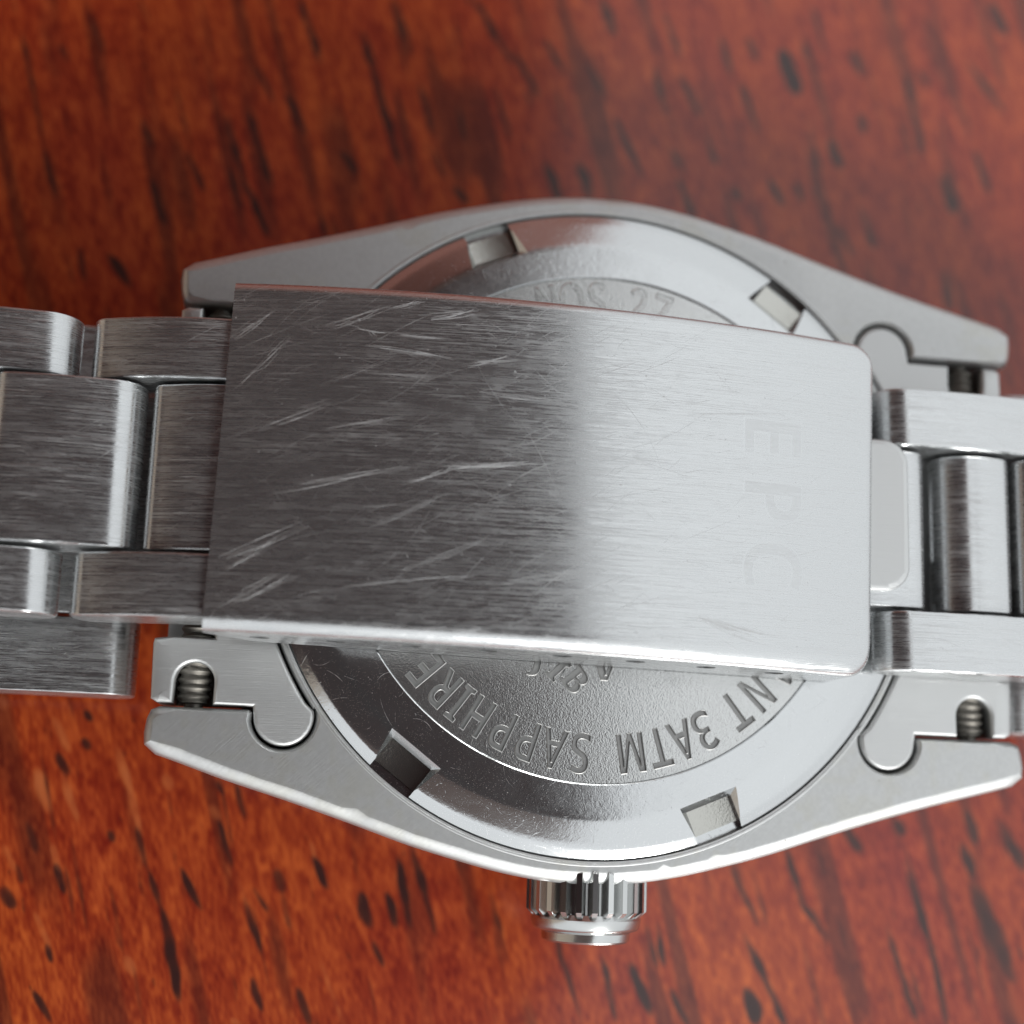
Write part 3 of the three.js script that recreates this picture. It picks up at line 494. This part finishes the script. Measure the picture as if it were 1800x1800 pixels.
// lower run next to the left lugs: wide link with a rounded end
{
  const wide = [[-9.35, -5.6], [5.6, 9.35]];
  link('bracelet_link', 0, [...wide.map(([a, b]) => ['outer_link', { tris: piece(9.6, a, b, { thick: 3.0, round: 1.5, crown: 0.05 }), x: -27.25, h: -3.1, deg: -3 }]), ['center_link', { tris: piece(5.4, -5.4, 5.4, { thick: 2.4, round: 1.1 }), x: -20.9, h: -1.3, deg: 0 }]]);
  link('bracelet_link', 0, [...wide.map(([a, b]) => ['outer_link', { tris: piece(6.6, a + (a < 0 ? 0.8 : 0), b - (a < 0 ? 0 : 0.8), {}), x: -35.6, h: -3.6, deg: 4 }]), ['center_link', { tris: piece(10.6, -5.45, 5.45), x: -29.2, h: -3.2, deg: 0 }]]);
}
// right of the clasp
{
  const zc = -0.22;
  link('bracelet_link', zc, [...outerZ.map(([a, b]) => ['outer_link', { tris: piece(9.4, a, b, { rl: 1.5, rr: 0.9, crown: 0.16, bev: 0.2 }), x: 18.35, h: 3.05, deg: -3 }]),
    ['center_link', { tris: piece(3.7, ...innerZ, { rl: 0.4, rr: 0.9, crown: 0.04 }), x: 14.35, h: 2.75, deg: 0 }], ['center_link', { tris: piece(3.8, ...innerZ, { rl: 1.6, rr: 0.8, crown: 0.05, thick: 2.5 }), x: 18.95, h: 2.65, deg: -2 }]]);
  link('bracelet_link', zc, [...outerZ.map(([a, b]) => ['outer_link', { tris: piece(6.6, a, b), x: 26.7, h: 2.1, deg: -14 }]), ['center_link', { tris: piece(6.4, ...innerZ), x: 24.4, h: 2.4, deg: -8 }]]);
  link('bracelet_link', zc, [...outerZ.map(([a, b]) => ['outer_link', { tris: piece(6.4, a, b), x: 32.4, h: -0.8, deg: -52 }]), ['center_link', { tris: piece(6.4, ...innerZ), x: 30.6, h: 0.9, deg: -34 }]]);
  link('bracelet_link', 0, [...outerZ.map(([a, b]) => ['outer_link', { tris: piece(6.4, a, b), x: 31.0, h: -6.6, deg: 200 }]), ['center_link', { tris: piece(6.4, ...innerZ), x: 33.6, h: -4.0, deg: 244 }]]);
  link('bracelet_link', 0, [...[[-9.35, -5.6], [5.6, 9.35]].map(([a, b]) => ['outer_link', { tris: piece(6.6, a, b, { thick: 3, round: 1.4 }), x: 25.9, h: -3.1, deg: 3 }]), ['center_link', { tris: piece(5.4, -5.4, 5.4, { thick: 2.4, round: 1.1 }), x: 21.2, h: -1.3 }]]);
}

// clasp: bowed cover of folded sheet with adjusting holes in its walls
const clasp = part('clasp', watch);
{
  const L = 31.6, Wd = 8.15, Wf = 8.46, RB = 70, uc = 15.9, top = 5.7, yaw = 1.27 * Math.PI / 180;
  const bow = (u) => top - (u - uc) ** 2 / (2 * RB);
  const place = (u, w, v) => { const x = u - L / 2, c = Math.cos(yaw), s = Math.sin(yaw); return [-2.95 + x * c - v * s, bow(u) + w, -1.1 + x * s + v * c]; };
  const R1 = 0.95, R2 = 0.5, E = 1.25;
  const slice = (u, close) => {
    const k = clamp(u / 2.2), floor = 0.6 - bow(u), wb = lerp(-0.9, floor, Math.pow(k, 0.8)), wbf = lerp(-2.4, floor, k), d = u > L - E ? E - Math.sqrt(Math.max(0, E * E - (u - (L - E)) ** 2)) : 0;
    const er = 0.4, drop = u > L - er ? er - Math.sqrt(Math.max(0, er * er - (u - (L - er)) ** 2)) : 0;
    const p = [];
    p.push([Wd + 0.02 - d, wb], [Wd + 0.03 - d, Math.min(wb + 0.12, -0.8)]);
    for (let i = 0; i <= 8; i++) { const a = i / 8 * Math.PI / 2; p.push([Wd - d - R1 + R1 * Math.cos(a) + (1 - i / 8) * 0.02, (-R1 + R1 * Math.sin(a)) * 0.66 - drop * Math.sin(a)]); }
    for (let i = 1; i < 12; i++) p.push([lerp(Wd - d - R1, -Wf + d + R2, i / 12), -drop]);
    for (let i = 0; i <= 8; i++) { const a = Math.PI / 2 + i / 8 * Math.PI / 2; p.push([-Wf + d + R2 + R2 * Math.cos(a), -R2 + R2 * Math.sin(a) - drop * Math.sin(a)]); }
    p.push([-Wf + d, wbf]);
    const ci = close ? -20 : -0.75;
    p.push([-Wf + d + 0.65, wbf + 0.001], [-Wf + d + 0.65, Math.max(ci, wbf + 0.002)], [Wd - d - 0.6, Math.max(ci, wb + 0.002)], [Wd - d - 0.56, wb + 0.001]);
    return p;
  };
  const us = []; for (let i = 0; i <= 8; i++) us.push(i * 0.1); for (let u = 1.3; u < L - 1.4; u += 0.5) us.push(u);
  const ends = [L - E, L - 1.0, L - 0.8]; for (let i = 0; i <= 12; i++) ends.push(L - 0.7 + 0.7 * Math.sin(i / 12 * Math.PI / 2));
  const rows = [...us.map((u) => [u, 0]), ...ends.slice(0, 4).map((u) => [u, 0]), ...ends.slice(3).map((u) => [u, 1])];
  const S = rows.map(([u, c]) => slice(u, c).map(([v, w]) => place(u, w, v))), t = new Tris(), n = S[0].length;
  for (let r = 0; r + 1 < S.length; r++) for (let i = 0; i < n; i++) { const j = (i + 1) % n; t.quad(S[r][i], S[r + 1][i], S[r + 1][j], S[r][j]); }
  for (const [r, flip] of [[0, true], [S.length - 1, false]]) {
    const pr = slice(...rows[r]).map(([v, w]) => new THREE.Vector2(v, w));
    for (const [a, b, c] of THREE.ShapeUtils.triangulateShape(pr, [])) { const s = (pr[b].x - pr[a].x) * (pr[c].y - pr[a].y) - (pr[b].y - pr[a].y) * (pr[c].x - pr[a].x) > 0; const f = s === flip; t.tri(S[r][a], S[r][f ? b : c], S[r][f ? c : b]); }
  }
  const holes = [];
  for (let k = 0; k < 8; k++) { const u = 2.55 + 3.5 * k, [x, h, z] = place(u, -1.9, Wd + 0.1); holes.push(lathe([[0.001, 1.4], [0.46, 1.4], [0.46, -0.9], [0.001, -0.9]], 20).map((a, b, c) => [x + a, h - c, z + b])); }
  const cover = minus(t, holes);
  mesh('clasp_cover', cover, M.clasp, clasp, 26);
  // the folding blade under the cover and the tongue that shows at its right end
  const blade = [[-15.2, -2.9], [11.2, -2.6], [11.2, 1.6], [-15.2, 1.0]];
  mesh('clasp_blade', loft(blade, [[0.1, 2.3], [0, 2.2], [0, 1.4], [0.1, 1.3]]), M.brushed, clasp);
  const tongue = [[11, -4.62], ...arcPts(13.75, -3.35, 1.27, -90, 0, 10), ...arcPts(13.75, 1.75, 1.27, 0, 90, 10), [11, 3.02]];
  mesh('clasp_tongue', loft(tongue, [[0.3, 3.2], [0.1, 3.14], [0, 3.0], [0, 2.4], [0.1, 2.3]]), M.tab, clasp);
}

// ---------------------------------------------------------------- what the steel mirrors, outside the picture
{ // the phone that takes the picture: its dark back hangs over the watch
  const phone = new THREE.Group(); phone.name = numbered('phone'); scene.add(phone);
  phone.userData = { label: 'dark grey phone held flat above the watch, its camera pointing down', category: 'phone' };
  phone.position.copy(CAM); phone.up.copy(camera.up); phone.quaternion.copy(camera.quaternion);
  const back = new THREE.MeshPhysicalMaterial({ roughness: 0.35, metalness: 0, clearcoat: 0.5, clearcoatRoughness: 0.2 }); back.color.setRGB(0.03, 0.05, 0.07);
  const sh = new THREE.Shape(), x0 = -0.105, x1 = 0.031, y0 = -0.022, y1 = 0.061, r = 0.009;
  sh.moveTo(x0 + r, y0); sh.lineTo(x1 - r, y0); sh.quadraticCurveTo(x1, y0, x1, y0 + r); sh.lineTo(x1, y1 - r); sh.quadraticCurveTo(x1, y1, x1 - r, y1); sh.lineTo(x0 + r, y1); sh.quadraticCurveTo(x0, y1, x0, y1 - r); sh.lineTo(x0, y0 + r); sh.quadraticCurveTo(x0, y0, x0 + r, y0);
  const g = new THREE.ExtrudeGeometry(sh, { depth: 0.006, bevelEnabled: true, bevelSize: 0.0008, bevelThickness: 0.0008, bevelSegments: 3 }); g.translate(0, 0, 0.0032);
  const body = new THREE.Mesh(g, back); body.name = 'phone_body'; body.castShadow = body.receiveShadow = true; phone.add(body);
  for (const [x, y] of [[0, 0], [0.019, 0], [0, 0.019]]) { const c = new THREE.Mesh(new THREE.TorusGeometry(0.0062, 0.0007, 10, 40), back); c.name = 'lens_ring'; c.position.set(x, y, 0.0022); c.castShadow = c.receiveShadow = true; phone.add(c); }
}
function wallThing(name, label, category, rgb, x, y, z, w, h, d, boards) {
  const o = new THREE.Group(); o.name = numbered(name); scene.add(o); o.position.set(x, y, z); o.userData = { label, category };
  const m = new THREE.MeshStandardMaterial({ roughness: 0.6 }); m.color.setRGB(...rgb);
  const n = boards ?? 1; for (let i = 0; i < n; i++) { const b = new THREE.Mesh(new THREE.BoxGeometry(w > d ? w / n - 0.002 : w, h, w > d ? d : d / n - 0.002), m); b.name = boards ? 'board' : 'wall'; b.castShadow = b.receiveShadow = true; b.position.set(w > d ? -w / 2 + w / n * (i + 0.5) : 0, h / 2, w > d ? 0 : -d / 2 + d / n * (i + 0.5)); o.add(b); }
}
wallThing('board_wall', 'reddish brown board wall standing behind the far side of the table', 'wall', [0.2, 0.07, 0.05], -1.35, -0.7, -0.95, 3.1, 2.2, 0.04, 16);
wallThing('plaster_wall', 'cream plastered wall standing left of the table', 'wall', [0.5, 0.42, 0.33], -1.3, -0.7, -0.1, 0.2, 2.2, 1.7);
wallThing('added_roof', 'dark boarded roof added out of view to shade the far left of the table', 'roof', [0.12, 0.07, 0.055], -1.05, 1.5, -0.2, 2.6, 0.12, 2.1, 18);  // unseen slab, added to darken far-left light and its mirroring in the steel

renderer.render(scene, camera);
